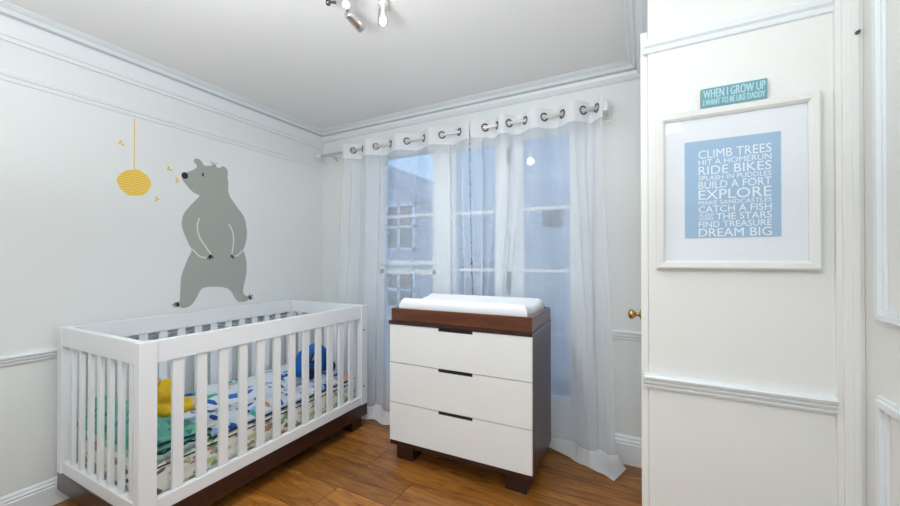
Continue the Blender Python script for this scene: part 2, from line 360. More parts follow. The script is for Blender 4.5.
# ================================================================ THE ROOM
XL, XR, YB, YF, ZC = -2.58, .605, 2.41, -1.3, 2.35
struct(MB().box(XL-.1, XR+.1, YF-.1, YB+.14, -.08, 0).build('floor', M['floor']))
struct(MB().box(XL-.1, XR+.1, YF-.1, YB+.14, ZC, ZC+.08).build('ceiling', M['ceiling']))
struct(MB().box(XL-.1, XL, YF-.1, YB+.14, 0, ZC).build('wall_left', M['wall']))
struct(MB().box(XL, XR+.1, YF-.1, YF, 0, ZC).build('wall_front', M['wall']))
WX0, WX1, WZ0, WZ1 = -2.0, -.33, .10, 2.10
b = MB(); b.box(XL, WX0, YB, YB+.14, 0, ZC); b.box(WX1, .0195, YB, YB+.14, 0, ZC)
b.box(WX0, WX1, YB, YB+.14, WZ1, ZC); b.box(WX0, WX1, YB, YB+.14, 0, WZ0)
struct(b.build('wall_back', M['wall']))
struct(MB().box(.0195, XR+.1, 1.62, YB+.14, 0, ZC).build('wall_partition', M['partition']))
struct(MB().box(XR, XR+.1, YF, 1.62, 0, ZC).build('wall_right', M['partition']))

# cornices: (offset from wall, height) profile
cor = [(0, 2.205), (.012, 2.205), (.016, 2.222), (.022, 2.226), (.034, 2.295), (.036, 2.300), (.018, 2.304), (.018, 2.311), (.046, 2.314), (.056, 2.326), (.050, 2.328), (.050, 2.331), (.060, 2.336), (.066, 2.337), (.074, 2.343), (.082, 2.345), (.082, ZC), (0, ZC)]
cor2 = [(0, 2.262), (.016, 2.266), (.034, 2.285), (.038, 2.300), (.020, 2.304), (.020, 2.311), (.046, 2.314), (.056, 2.326), (.050, 2.328), (.050, 2.331), (.060, 2.336), (.066, 2.337), (.074, 2.343), (.082, 2.345), (.082, ZC), (0, ZC)]
struct(MB().profile(cor, (XL, YF, 0), (XL, YB, 0), (1, 0, 0)).build('trim_1', M['trim']))
struct(MB().profile(cor2, (XL, YB, 0), (.0195, YB, 0), (0, -1, 0)).build('trim_2', M['trim']))
cor3 = [(o*1.25, h) for o, h in cor2]
struct(MB().profile(cor3, (.0195, 1.62, 0), (.0195, YB, 0), (-1, 0, 0)).build('trim_3', M['trim']))
struct(MB().profile(cor2, (.0195, 1.62, 0), (XR, 1.62, 0), (0, -1, 0)).build('trim_4', M['trim']))
# picture rails and dado rails
rail = [(0, 2.022), (.006, 2.024), (.009, 2.034), (.006, 2.042), (.013, 2.047), (.017, 2.060), (.014, 2.070), (0, 2.072)]
dado = [(0, .716), (.010, .718), (.014, .727), (.010, .732), (.018, .736), (.022, .745), (.017, .750), (.026, .754), (.030, .764), (.026, .771), (0, .773)]
struct(MB().profile(rail, (XL, YF, 0), (XL, YB, 0), (1, 0, 0)).build('trim_5', M['trim']))
struct(MB().profile([(o*.8, .716+(h-.716)*.85) for o, h in dado], (XL, YF, 0), (XL, YB, 0), (1, 0, 0)).build('trim_6', M['trim']))
struct(MB().profile([(o*1.5, h-.019) for o, h in rail], (.004, 1.62, 0), (.545, 1.62, 0), (0, -1, 0)).build('trim_7', M['trim']))
struct(MB().profile([(o, h-.008) for o, h in dado], (.004, 1.62, 0), (.545, 1.62, 0), (0, -1, 0)).build('trim_8', M['trim']))
struct(MB().profile([(o*.6, h+.01) for o, h in dado], (WX1+.06, YB, 0), (.0195, YB, 0), (0, -1, 0)).build('trim_9', M['trim']))
struct(MB().profile([(o*.6, h+.01) for o, h in dado], (XL, YB, 0), (WX0-.06, YB, 0), (0, -1, 0)).build('trim_10', M['trim']))
base = [(0, 0), (.018, 0), (.018, .118), (.014, .124), (.016, .134), (.010, .146), (.010, .156), (.004, .165), (0, .166)]
struct(MB().profile([(o, h*.76) for o, h in base], (XL, YF, 0), (XL, YB, 0), (1, 0, 0)).build('baseboard_left', M['trim']))
b = MB(); b.profile(base, (XL, YB, 0), (WX0-.06, YB, 0), (0, -1, 0)); b.profile(base, (WX1+.06, YB, 0), (.0195, YB, 0), (0, -1, 0))
struct(b.build('baseboard_back', M['trim']))
struct(MB().box(-.006, .0195, 2.375, YB-.018, 0, .17).build('baseboard_alcove', M['trim']))
# architrave on the partition, beside the right wall, and the raised panel mouldings of the right wall
b = MB(); b.box(.545, XR, 1.603, 1.62, 0, ZC-.09); b.box(.558, XR, 1.592, 1.603, 0, ZC-.09, .003); b.box(.578, .594, 1.586, 1.592, 0, ZC-.09, .002)
struct(b.build('trim_11', M['warm_trim']))
tag(MB().lathe([(.006, 0), (.006, .006), (.003, .008), (.003, .016), (0, .017)], (.589, 1.586, 1.906), (0, -1, 0), 10).build('screw_hook', M['nickel']),
    'tiny dark screw hook near the top of the white door architrave', 'hook')
def panel_frame(name, y0, y1, z0, z1):
    b = MB(); X = XR
    for w0, w1, t in ((0, .014, .010), (.010, .030, .018), (.030, .040, .008)):
        for a in ((y0+w0, y1-w0, z0+w0, z0+w1), (y0+w0, y1-w0, z1-w1, z1-w0)): b.box(X-t, X, a[0], a[1], a[2], a[3], .002)
        for a in ((y0+w0, y0+w1), (y1-w1, y1-w0)): b.box(X-t, X, a[0], a[1], z0+w1, z1-w1, .002)
    return struct(b.build(name, M['trim']))
panel_frame('trim_12', .62, 1.512, 1.022, 2.16)
panel_frame('trim_13', .62, 1.508, .14, .815)

# door in the alcove side wall, seen edge-on, with its brass knob
d = struct(MB().box(-.006, .0190, 1.632, 2.366, .008, 2.10, .002).build('door_1', M['warm_trim']))
k = MB().lathe([(.020, 0), (.020, .003), (.010, .006), (.0075, .012), (.0075, .019), (.014, .024), (.0195, .031), (.0205, .037), (.017, .044), (.009, .048), (0, .049)], (-.006, 1.70, .978), (-1, 0, 0), 28)
o = k.build('door_knob', M['brass'], d); o['label'] = 'round brass door knob'

# ---------------------------------------------------------------- windows
FY0, FY1 = 2.445, 2.50
def bars(b, x0, x1, zs, w=.022):
    for z in zs: b.box(x0, x1, FY0+.012, FY1-.012, z-w/2, z+w/2, .003)
w1 = MB()       # frame and left casement
w1.box(WX0, WX0+.05, FY0-.02, FY1+.02, WZ0, WZ1); w1.box(-1.40, -1.275, FY0-.02, FY1+.02, WZ0, WZ1)
w1.box(WX0+.05, -1.40, FY0-.02, FY1+.02, WZ1-.05, WZ1); w1.box(WX0+.05, -1.40, FY0-.02, FY1+.02, WZ0, WZ0+.05)
w1.box(WX0+.05, -1.40, FY0, FY1, .15, .30, .003); w1.box(WX0+.05, -1.40, FY0, FY1, 1.085, 1.125, .003); w1.box(WX0+.05, -1.40, FY0-.01, FY1, 1.16, 1.195, .003)
w1.box(WX0+.05, WX0+.09, FY0, FY1, .30, WZ1-.05); w1.box(-1.435, -1.40, FY0, FY1, .30, WZ1-.05)
o = struct(w1.build('window_1', M['trim']))
g = MB(); bars(g, WX0+.09, -1.435, (.71, 1.555)); g.build('glazing_bar', M['trim'], o)
MB().box(WX0+.085, -1.43, 2.470, 2.474, .295, WZ1-.045).build('pane', M['glass'], o)
w2 = MB()       # pair of narrow glazed leaves
w2.box(WX1-.05, WX1, FY0-.02, FY1+.02, WZ0, WZ1); w2.box(-1.275, WX1-.05, FY0-.02, FY1+.02, WZ1-.05, WZ1); w2.box(-1.275, WX1-.05, FY0-.02, FY1+.02, WZ0, WZ0+.03)
for a, c, e, f in ((-1.275, -1.235, -.925, -.825), (-.823, -.720, -.415, -.38)):
    w2.box(a, c, FY0, FY1, WZ0+.03, WZ1-.05, .003); w2.box(e, f, FY0, FY1, WZ0+.03, WZ1-.05, .003)
    w2.box(c, e, FY0, FY1, WZ1-.08, WZ1-.05, .003); w2.box(c, e, FY0, FY1, WZ0+.03, .30, .003)
o = struct(w2.build('window_2', M['trim']))
for a, c in ((-1.235, -.925), (-.720, -.415)):
    g = MB(); bars(g, a, c, (.71, 1.127, 1.545)); g.build('glazing_bar', M['trim'], o)
    MB().box(a-.004, c+.004, 2.470, 2.474, .295, WZ1-.075).build('pane', M['glass'], o)
for z0, z1 in ((1.86, 1.98), (.98, 1.12)):
    MB().box(-.835, -.811, FY0-.014, FY0, z0, z1, .003).tube([(-.823, FY0-.020, z0+.02), (-.823, FY0-.020, z1-.02)], .005, 8).build('bolt', M['nickel'], o)
ar = MB()       # window architrave on the room side
ar.box(WX0-.06, WX0, YB-.018, YB, 0, WZ1+.06, .003); ar.box(WX1, WX1+.06, YB-.018, YB, 0, WZ1+.06, .003); ar.box(WX0, WX1, YB-.018, YB, WZ1, WZ1+.06, .003)
struct(ar.build('trim_14', M['trim']))

# ================================================================ OUTSIDE
struct(MB().box(-9, 3, YB+.3, 9, -.35, -.25).build('courtyard_ground', M['paving']))
t = thing('neighbouring_building', 'pale painted brick building outside the right-hand window panes', 'building', (-.2, 4.62, -.25))
MB().box(-2.35, 2.2, 0, .3, 0, 4.6).build('brick_wall', M['brick'], t)
b = MB().box(-.89, -.67, -.03, 0, 1.86, 2.10, .004)
for i in range(5): b.box(-.875, -.685, -.042, -.028, 1.885+i*.042, 1.905+i*.042)
b.build('vent_grille', M['vent'], t)
t = thing('house', 'grey house with a pitched roof outside the left window', 'house', (-4.9, 7.0, -.25))
MB().box(-1.6, .9, 0, 3, 0, 2.5).prism([(-1.6, 0, 2.5), (.9, 0, 2.5), (-1.0, 0, 3.75), (-1.6, 0, 3.75)], (0, 3, 0)).build('house_wall', M['house_wall'], t)
MB().prism([(.98, -.15, 2.42), (1.02, -.15, 2.52), (-1.0, -.15, 3.92), (-1.6, -.15, 3.92), (-1.6, -.15, 3.78), (-1.02, -.15, 3.78)], (0, 3.2, 0)).build('roof', M['house_roof'], t)
for x0, x1, z0, z1 in ((-.55, .35, 1.65, 2.75), (-.55, .35, .3, 1.2)):
    wf = MB()
    for a in ((x0, x0+.07, z0, z1), (x1-.07, x1, z0, z1), (x0, x1, z0, z0+.07), (x0, x1, z1-.07, z1), ((x0+x1)/2-.03, (x0+x1)/2+.03, z0, z1), (x0, x1, (z0+z1)/2-.03, (z0+z1)/2+.03)): wf.box(a[0], a[1], -.06, 0, a[2], a[3])
    f = wf.build('window_frame', M['trim'], t); MB().box(x0+.02, x1-.02, -.03, -.01, z0+.02, z1-.02).build('pane', M['dark_pane'], f)
t = thing('leafy_shrub', 'green leafy shrub growing outside the middle window panes', 'shrub', (-1.75, 4.15, -.25))
b = MB(); tips = []
for i in range(9):
    a = i*2.4; q = (.16*math.cos(a)*(1+i % 3), .16*math.sin(a)*.8*(1+i % 3), 1.1+.12*(i % 5)); tips.append(q)
    b.tube([(0, 0, 0), (q[0]*.4, q[1]*.4, .6), q], [.018, .012, .004], 6)
b.build('stem', M['bark'], t)
b = MB()
for i in range(420):
    q = random.choice(tips); p = Vector((q[0]+random.gauss(0, .10), q[1]+random.gauss(0, .10), q[2]+random.gauss(-.12, .22)))
    d = Vector((random.gauss(0, 1), random.gauss(0, 1), random.gauss(.2, .6))).normalized(); n = d.cross(Vector((random.random(), random.random(), 1))).normalized()
    l = random.uniform(.05, .09); w = l*.28; mid = p+d*l*.5
    v = [b.b.verts.new(x) for x in (p, mid+n*w, p+d*l, mid-n*w)]; b.b.faces.new(v)
b.build('foliage', M['leaf'], t)

# ================================================================ CURTAINS
RY, RZ = 2.285, 2.088
t = thing('curtain_rod', 'slim nickel curtain rod above the windows with round end knob', 'curtain rod', (0, 0, 0))
MB().tube([(-2.47, RY, RZ+.012), (-.205, RY, RZ)], .0105, 14).build('rod', M['satin'], t)
MB().lathe([(0, -.03), (.012, -.028), (.024, -.016), (.028, 0), (.024, .016), (.012, .026), (.012, .036)], (-2.497, RY, RZ+.012), (1, 0, 0), 20).build('finial', M['satin'], t)
b = MB().box(-.215, -.175, RY-.022, RY+.026, RZ-.028, RZ+.012, .004).box(-.211, -.179, RY-.016, RY+.02, RZ+.012, RZ+.030, .003)
b.box(-.207, -.183, RY+.02, YB, RZ-.012, RZ+.006); b.box(-.222, -.168, YB-.008, YB, RZ-.05, RZ+.04, .003)
b.build('bracket', M['satin'], t)
b = MB().tube([(-2.40, RY+.012, RZ+.012), (-2.40, YB, RZ+.012)], .007, 10).lathe([(.024, 0), (.024, .006), (.008, .01)], (-2.40, YB, RZ+.012), (0, -1, 0), 16)
b.build('bracket', M['satin'], t)

def lerp(tab, x):
    if x <= tab[0][0]: return tab[0][1]
    for (a, p), (c, q) in zip(tab, tab[1:]):
        if x <= c: return p+(q-p)*(x-a)/(c-a)
    return tab[-1][1]
def sm(x): x = max(0, min(1, x)); return x*x*(3-2*x)
def rodz(x): return RZ+.012*(-.2-x)/2.27
def curtain(name, label, x0, x1, cross, sign, bottom, yc, hem, amp_low, extra, pleats):
    """grommet-top sheer: passes before and behind the rod at each crossing; bottom maps top x to floor x"""
    xs = [x0]+cross+[x1]
    def top(x):
        for i in range(len(xs)-1):
            if x <= xs[i+1] or i == len(xs)-2:
                u = (x-xs[i])/(xs[i+1]-xs[i]); u = max(0, min(1, u)); s = sign*(-1)**i
                if i == 0: u = .5+.5*u
                if i == len(xs)-2: u = .5*u
                return s*.036*math.sin(PI*u)
    n, m = 420, 64
    mb = MB(); G = []
    ZT = .056
    vs = [0, .012, .035, .058] + [.058+(i/(m-4))*.942 for i in range(1, m-3)]
    for v in vs:
        row = []
        for i in range(n+1):
            x = x0+(x1-x0)*i/n; zt = rodz(x)+ZT
            f = sm(v*1.15)
            X = x+(lerp(bottom, x)-x)*f
            Y = RY+top(x)*(1-f*.35*(1-amp_low))+(lerp(yc, lerp(bottom, x))-RY)*f
            Y += extra(x, f)
            for pc, pw, ps in pleats:      # S-shaped pleats: the cloth doubles back on itself
                q = (x-pc)/pw
                if abs(q) < 4:
                    k = sm((v-.03)/.12)*ps
                    X -= k*pw*2.0*q*math.exp(-q*q*.5); Y += k*.016*q*math.exp(-q*q*.5)
            Z = zt*(1-v)+.012*v
            hx, hy = hem(lerp(bottom, x)); h = sm((v-.93)/.07)
            if h > 0:
                X += (hx-X)*h; Y += (hy+.25*(Y-lerp(yc, lerp(bottom, x)))-Y)*h
                Z = zt*(1-v)*(1-h)+.012*v + .012*h*(1-h)*4
                Z += .010*h*(1+math.sin(31*x))*.5
            row.append(mb.b.verts.new((X, Y, Z)))
        G.append(row)
    for j in range(len(G)-1):
        for i in range(n):
            f = mb.b.faces.new((G[j][i], G[j][i+1], G[j+1][i+1], G[j+1][i])); f.smooth = True
            f.material_index = 1 if (vs[j+1] <= .0585 or vs[j] > .950) else 0
    root = mb.build(name, [M['sheer'], M['hem']])
    tag(root, label, 'curtain')
    for c in cross:
        e = .002; dy = (top(c+e)-top(c-e))/(2*e); nrm = Vector((-dy, 1, 0)).normalized()
        q = MB().torus((c, RY, rodz(c)), nrm, .0225, .0055, 22, 8)
        q.build('eyelet', M['nickel'], root)
    return root
lb = [(-2.18, -2.17), (-1.9, -1.86), (-1.5, -1.52), (-1.05, -1.02)]
ly = [(-2.2, 2.20), (-1.55, 2.20), (-1.36, 2.30), (-1.0, 2.32)]
curtain('sheer_curtain', 'sheer white eyelet curtain behind the cot, left of the pair', -2.18, -1.04, [-2.10, -2.0, -1.865, -1.72, -1.569, -1.42, -1.267, -1.13], -1, lb, ly,
        lambda X: (X, lerp([(-2.2, 2.13), (-1.55, 2.13), (-1.38, 2.29), (-1, 2.30)], X)), 1.0,
        lambda x, f: .010*math.sin(31*x+.6)*f,
        [(-2.11, .018, 1), (-2.03, .02, 1), (-1.93, .022, 1), (-1.84, .015, .9), (-1.50, .012, .6), (-1.22, .025, 1), (-1.10, .018, .9)])
rb = [(-1.022, -1.022), (-.66, -.82), (-.57, -.52), (-.50, -.39), (-.40, -.32), (-.31, -.25), (-.20, -.135)]
ry = [(-1.0, 2.33), (-.5, 2.33), (-.36, 2.30), (-.13, 2.30)]
def rhem(X): return (lerp([(-1.0, -1.0), (-.56, -.60), (-.36, -.36), (-.26, -.235), (-.17, -.14), (-.135, -.085)], X),
                     lerp([(-1.0, 2.36), (-.60, 2.37), (-.50, 2.34), (-.36, 2.265), (-.26, 2.205), (-.17, 2.165), (-.135, 2.32)], X))
curtain('sheer_curtain', 'sheer white eyelet curtain trailing on the floor right of the dresser', -1.022, -.20, [-.936, -.85, -.768, -.661, -.54, -.431, -.31, -.235], -1, rb, ry, rhem, 1.0,
        lambda x, f: .010*math.sin(60*x)*f*sm((x+.62)/.2) + .008*math.sin(30*x)*f - .018*math.exp(-((x+1.04)/.03)**2),
        [(-.95, .022, 1), (-.755, .028, 1), (-.455, .020, 1), (-.40, .026, 1.2), (-.345, .026, 1.2), (-.29, .024, 1.2), (-.24, .018, 1.2)])
# ================================================================ COT
cot = thing('baby_cot', 'white slatted baby cot on a dark wooden base along the left wall', 'cot', (-2.530, .692, 0), .016)
CW, CL = .785, 1.37
for x in (0, CW-.045):
    for y in (0, CL-.062): MB().box(x, x+.045, y, y+.062, .170, .874, .003).build('corner_post', M['crib_white'], cot)
for x in (.006, CW-.036):
    MB().box(x, x+.030, .062, CL-.062, .783, .874, .003).build('top_rail', M['crib_white'], cot)
    MB().box(x, x+.030, .062, CL-.062, .171, .227, .003).build('bottom_rail', M['crib_white'], cot)
for y in (.006, CL-.036):
    MB().box(.045, CW-.045, y, y+.030, .783, .874, .003).build('top_rail', M['crib_white'], cot)
    MB().box(.045, CW-.045, y, y+.030, .171, .227, .003).build('bottom_rail', M['crib_white'], cot)
sl = None
def slat(x, y, sx, sy):
    MB().box(x-sx/2, x+sx/2, y-sy/2, y+sy/2, .222, .787, .002).build('slat', M['crib_white'], cot)
for x in (.021, CW-.021):
    for i in range(12): slat(x, .075+(i+1)*.0975-.027, .016, .042)
for y in (.021, CL-.021):
    for i in range(7): slat(.120+.0945*i, y, .030, .016)
bp = MB()
bp.box(.002, CW-.002, .002, CL-.002, .085, .1725, .003)
bp.build('base_panel', M['espresso'], cot)
for x in (.05, CW-.135):
    for y in (.05, CL-.125): MB().box(x, x+.10, y, y+.10, 0, .086, .003).build('foot', M['espresso'], cot)
MB().box(.04, CW-.04, .04, CL-.04, .176, .196).build('mattress_board', M['crib_white'], cot)
for y, z in ((CL-.04, .70), (CL-.04, .30)):
    MB().lathe([(.006, 0), (.006, .002), (0, .003)], (CW, y, z), (1, 0, 0), 12).build('bolt_cover', M['nickel'], cot)

# mattress, quilt, folded blanket, soft toys: things lying in the cot
R16 = .016
def cl(x, y, z=0): c, s = math.cos(R16), math.sin(R16); return (-2.530+c*x-s*y, .692+s*x+c*y, z)
def cushion(name, x0, x1, y0, y1, z0, z1, m, bev, bumps=0, nx=40, ny=70, parent=None):
    """soft slab in cot coordinates with a slightly wrinkled top"""
    b = MB(); b.box(x0, x1, y0, y1, z0, z1, bev)
    return b
MX0, MX1, MY0, MY1 = .052, CW-.058, .055, CL-.058
b = MB(); b.box(MX0, MX1, MY0, MY1, .197, .345, .028)
mt = b.build('mattress', M['leafy'], None, True); mt.location = (-2.530, .692, 0); mt.rotation_euler = (0, 0, R16)
tag(mt, 'cot mattress in a cream leaf-print sheet', 'mattress')
pb = []
for z in (.332,): pb += [(MX0+.0, MY0+.02, z)]
pipe = MB().tube([(MX1+.001, MY0+.03, .330), (MX1+.001, MY1-.03, .330)], .0035, 8); pipe.build('piping', M['navy'], mt)

def sheet(name, x0, x1, y0, y1, hf, th, m, nx=60, ny=110):
    """closed cloth layer following height function hf(x, y)"""
    b = MB(); T = []; B = []
    for j in range(ny+1):
        tr, br = [], []
        for i in range(nx+1):
            x = x0+(x1-x0)*i/nx; y = y0+(y1-y0)*j/ny; z = hf(x, y)
            tr.append(b.b.verts.new((x, y, z))); br.append(b.b.verts.new((x, y, z-th)))
        T.append(tr); B.append(br)
    for j in range(ny):
        for i in range(nx):
            b.b.faces.new((T[j][i], T[j][i+1], T[j+1][i+1], T[j+1][i])); b.b.faces.new((B[j][i], B[j+1][i], B[j+1][i+1], B[j][i+1]))
    for j in range(ny):
        b.b.faces.new((T[j][0], T[j+1][0], B[j+1][0], B[j][0])); b.b.faces.new((T[j][nx], B[j][nx], B[j+1][nx], T[j+1][nx]))
    for i in range(nx):
        b.b.faces.new((T[0][i], B[0][i], B[0][i+1], T[0][i+1])); b.b.faces.new((T[ny][i], T[ny][i+1], B[ny][i+1], B[ny][i]))
    o = b.build(name, m, None, True); o.location = (-2.530, .692, 0); o.rotation_euler = (0, 0, R16); return o
def wr(x, y, k=1.0):
    return k*(.010*math.sin(9*x+13*y+1.3*math.sin(7*y))+.007*math.sin(23*x-11*y+.8)+.005*math.sin(31*y+17*x*x)+.004*math.sin(47*x+5*y))
QX0, QX1, QY0, QY1 = MX0+.012, MX1-.006, .318, MY1-.012
def qh(x, y):
    e = min((x-QX0)/.05, (QX1-x)/.05, (QY1-y)/.05, 1); e = max(0, e)**.5
    return .372+.022*e+wr(x, y)*e*.75
q = sheet('cot_quilt', QX0, QX1, QY0, QY1, qh, .020, M['quilt'])
tag(q, 'pale blue patterned quilt spread over the cot mattress', 'quilt')
MB().tube([(QX1+.001, QY0+(QY1-QY0)*i/50, qh(QX1, QY0+(QY1-QY0)*i/50)-.016) for i in range(51)], .0045, 8).build('edging', M['navy'], q)
# folded blanket heaped at the near end
BX0, BX1, BY0, BY1 = .070, MX1-.004, .050, .312
def bh(x, y):
    e = min((x-BX0)/.07, (BX1-x)/.05, (y-BY0)/.05, (BY1-y)/.10, 1); e = max(0, e)**.6
    hump = .030+.125*math.exp(-((y-.105)/.075)**2)*(1-.35*(x/.7))
    return .400+e*(hump+.5*wr(x*1.4, y*1.6, 1.0)+.008*math.sin(38*y+6*x))
bl = sheet('folded_blanket', BX0, BX1, BY0, BY1, lambda x, y: bh(x, y), .012, M['teal'], 60, 60)
tag(bl, 'teal patterned blanket bunched at the near end of the cot', 'blanket')
low = sheet('lower_fold', BX0+.01, BX1-.001, BY0+.005, BY1-.01, lambda x, y: .386+.002*math.sin(30*y), .038, M['mint'], 30, 30)
low.location = (0, 0, 0); low.rotation_euler = (0, 0, 0); low.parent = bl; low['label'] = 'pale mint dotted lower fold'
e1 = MB().tube([(BX1-.002+.002*math.sin(j), BY0+(BY1-BY0)*j/30, bh(BX1-.004, BY0+(BY1-BY0)*j/30)-.004) for j in range(31)], .006, 8)
e1.tube([(BX1+.001, BY0+.02+(BY1-BY0-.03)*j/30, .384+.004*math.sin(j*.8)) for j in range(31)], .0045, 8)
e1.build('edging', M['navy'], bl)

def blob(name, parts, m, parent=None, vox=.007, disp=0):
    """soft body: overlapping ellipsoids fused by a voxel remesh and smoothed"""
    b = MB()
    for (c, r) in parts:
        r = r if isinstance(r, tuple) else (r, r, r)
        q = bmesh.ops.create_icosphere(b.b, subdivisions=3, radius=1.0)
        for v in q['verts']: v.co = Vector((c[0]+v.co.x*r[0], c[1]+v.co.y*r[1], c[2]+v.co.z*r[2]))
    o = b.build(name, m, parent, True)
    r = o.modifiers.new('fuse', 'REMESH'); r.mode = 'VOXEL'; r.voxel_size = vox; r.use_smooth_shade = True
    s = o.modifiers.new('smooth', 'SMOOTH'); s.factor = .6; s.iterations = 8
    return o
# yellow soft toy lying on the blanket
ty = thing('soft_toy', 'yellow soft toy with beige paws lying on the blanket in the cot', 'soft toy', (-1.93, .890, .502), .2)
blob('body', [((0, -.015, .035), (.075, .055, .048)), ((.02, .045, .018), (.06, .06, .036)), ((-.01, -.02, .075), (.05, .042, .03)), ((.03, -.03, .105), (.050, .040, .048)), ((.02, -.02, .135), (.038, .03, .030)), ((-.05, .06, .005), (.035, .05, .03))], M['yellow'], ty)
blob('muzzle', [((.050, .085, .015), (.035, .045, .034)), ((.02, .11, .012), (.035, .035, .030))], M['beige'], ty)
blob('ear', [((-.005, -.050, .158), (.018, .018, .024))], M['pinkish'], ty)
# blue toy car cushion at the far end
tb = thing('plush_car', 'blue soft toy car with pale side window at far end of the cot quilt', 'soft toy', (-2.02, 1.800, .416), .0)
blob('body', [((0, -.075, .052), (.075, .085, .055)), ((0, .0, .075), (.080, .10, .080)), ((0, .02, .12), (.07, .085, .085)), ((0, -.045, .110), (.076, .075, .075)), ((0, .085, .055), (.075, .075, .058)), ((0, .06, .11), (.065, .065, .07))], M['blue_plush'], tb, .008)
def patch(pts, x, m, name, parent, r=.008):
    b = MB(); b.prism([(x, p[0], p[1]) for p in pts], (.004, 0, 0)); o = b.build(name, m, parent); return o
wn = patch([(-.088, .112), (-.040, .112), (-.036, .158), (-.055, .165)], .0735, M['pale_plush'], 'side_window', tb)
MB().tube([(.0755, -.088, .112), (.0765, -.040, .112), (.0765, -.036, .158), (.0755, -.055, .165), (.0755, -.088, .112)], .006, 8).build('window_piping', M['navy'], wn)
MB().lathe([(.036, 0), (.036, .012), (.014, .016), (0, .016)], (.072, -.085, .034), (1, 0, 0), 20).build('wheel', M['navy'], tb)
MB().lathe([(.036, 0), (.036, .012), (.014, .016), (0, .016)], (.072, .095, .034), (1, 0, 0), 20).build('wheel', M['navy'], tb)
MB().lathe([(.011, 0), (.011, .006), (0, .009)], (.076, .062, .085), (1, 0, 0), 14).build('badge', M['pale_plush'], tb)

# ================================================================ DRESSER
dr = thing('dresser', 'three-drawer dresser with white drawer fronts and dark wood sides before the window', 'dresser', (-1.350, 1.785, 0), .023)
DW, DD = .863, .462
for x in (0, DW-.022): MB().box(x, x+.022, .020, DD, .100, .818, .002).build('side_panel', M['espresso_side'], dr)
MB().box(.022, DW-.022, DD-.012, DD, .118, .818).build('back_panel', M['espresso'], dr)
MB().box(.002, DW-.002, .004, DD-.012, .100, .1255, .002).build('bottom_panel', M['espresso'], dr)
MB().box(-.006, DW+.002, -.004, DD, .8185, .838, .003).build('top_slab', M['espresso'], dr)
for x in (.022, DW-.155):
    for y in (.045, DD-.14):
        MB().box(x, x+.115, y, y+.11, 0, .099, .003).build('leg', M['espresso'], dr)
nx0, nx1 = .330, .540
for i, (z0, z1) in enumerate(((.1275, .3510), (.3555, .5880), (.5925, .8165))):
    nz = z1-.0175
    pts = [(.002, 0, z0), (DW-.002, 0, z0), (DW-.002, 0, z1), (nx1, 0, z1), (nx1, 0, nz), (nx0, 0, nz), (nx0, 0, z1), (.002, 0, z1)]
    f = MB().prism(pts, (0, .019, 0)); o = f.build('drawer', M['drawer_white'], dr)
    MB().box(nx0, nx1, .0085, .0185, nz, z1-.0005).build('handle_slot', M['black'], o)
# changing tray on top
tr = thing('changing_tray', 'shallow reddish-brown wooden tray on top of the dresser', 'changing tray', (-1.350, 1.785, .8385), .023)
TZ = .075
MB().box(.010, DW-.002, .004, .024, 0, TZ, .003).build('front_board', M['mahogany'], tr)
MB().box(.010, DW-.002, DD-.022, DD-.002, 0, TZ, .003).build('back_board', M['mahogany'], tr)
for x in (.010, DW-.022): MB().box(x, x+.020, .024, DD-.022, 0, TZ, .003).build('side_board', M['mahogany'], tr)
MB().box(.030, DW-.022, .024, DD-.022, 0, .008).build('tray_floor', M['mahogany'], tr)
# contoured pad
PX0, PX1, PY0, PY1 = .045, DW-.035, .034, DD-.032
b = MB(); nx, ny = 70, 40; T = []; B = []
def ph(u, v):
    side = abs(2*v-1)
    h = .096+.034*side**2.0
    e = min(u/.035, (1-u)/.035, 1); e2 = min(v/.10, (1-v)/.10, 1)
    e2 *= 1; r = (1-(1-max(0, e))**2)**.5*(1-(1-max(0, e2))**2)**.5
    return .012+(h)*(.62+.38*r) + .0012*math.sin(50*u)*math.sin(30*v)
for j in range(ny+1):
    tr_, br_ = [], []
    for i in range(nx+1):
        u = i/nx; v = j/ny; u = .5-.5*math.cos(PI*u); v = .5-.5*math.cos(PI*v)
        x = PX0+(PX1-PX0)*u; y = PY0+(PY1-PY0)*v
        tr_.append(b.b.verts.new((x, y, ph(u, v)))); br_.append(b.b.verts.new((x, y, .009)))
    T.append(tr_); B.append(br_)
for j in range(ny):
    for i in range(nx):
        b.b.faces.new((T[j][i], T[j][i+1], T[j+1][i+1], T[j+1][i])); b.b.faces.new((B[j][i], B[j+1][i], B[j+1][i+1], B[j][i+1]))
for j in range(ny):
    b.b.faces.new((T[j][0], T[j+1][0], B[j+1][0], B[j][0])); b.b.faces.new((T[j][nx], B[j][nx], B[j+1][nx], T[j+1][nx]))
for i in range(nx):
    b.b.faces.new((T[0][i], B[0][i], B[0][i+1], T[0][i+1])); b.b.faces.new((T[ny][i], T[ny][i+1], B[ny][i+1], B[ny][i]))
o = b.build('changing_pad', M['terry'], None, True); o.location = (-1.350, 1.785, .8385); o.rotation_euler = (0, 0, .023)
tag(o, 'white contoured changing pad lying in the brown tray on the dresser', 'changing pad')

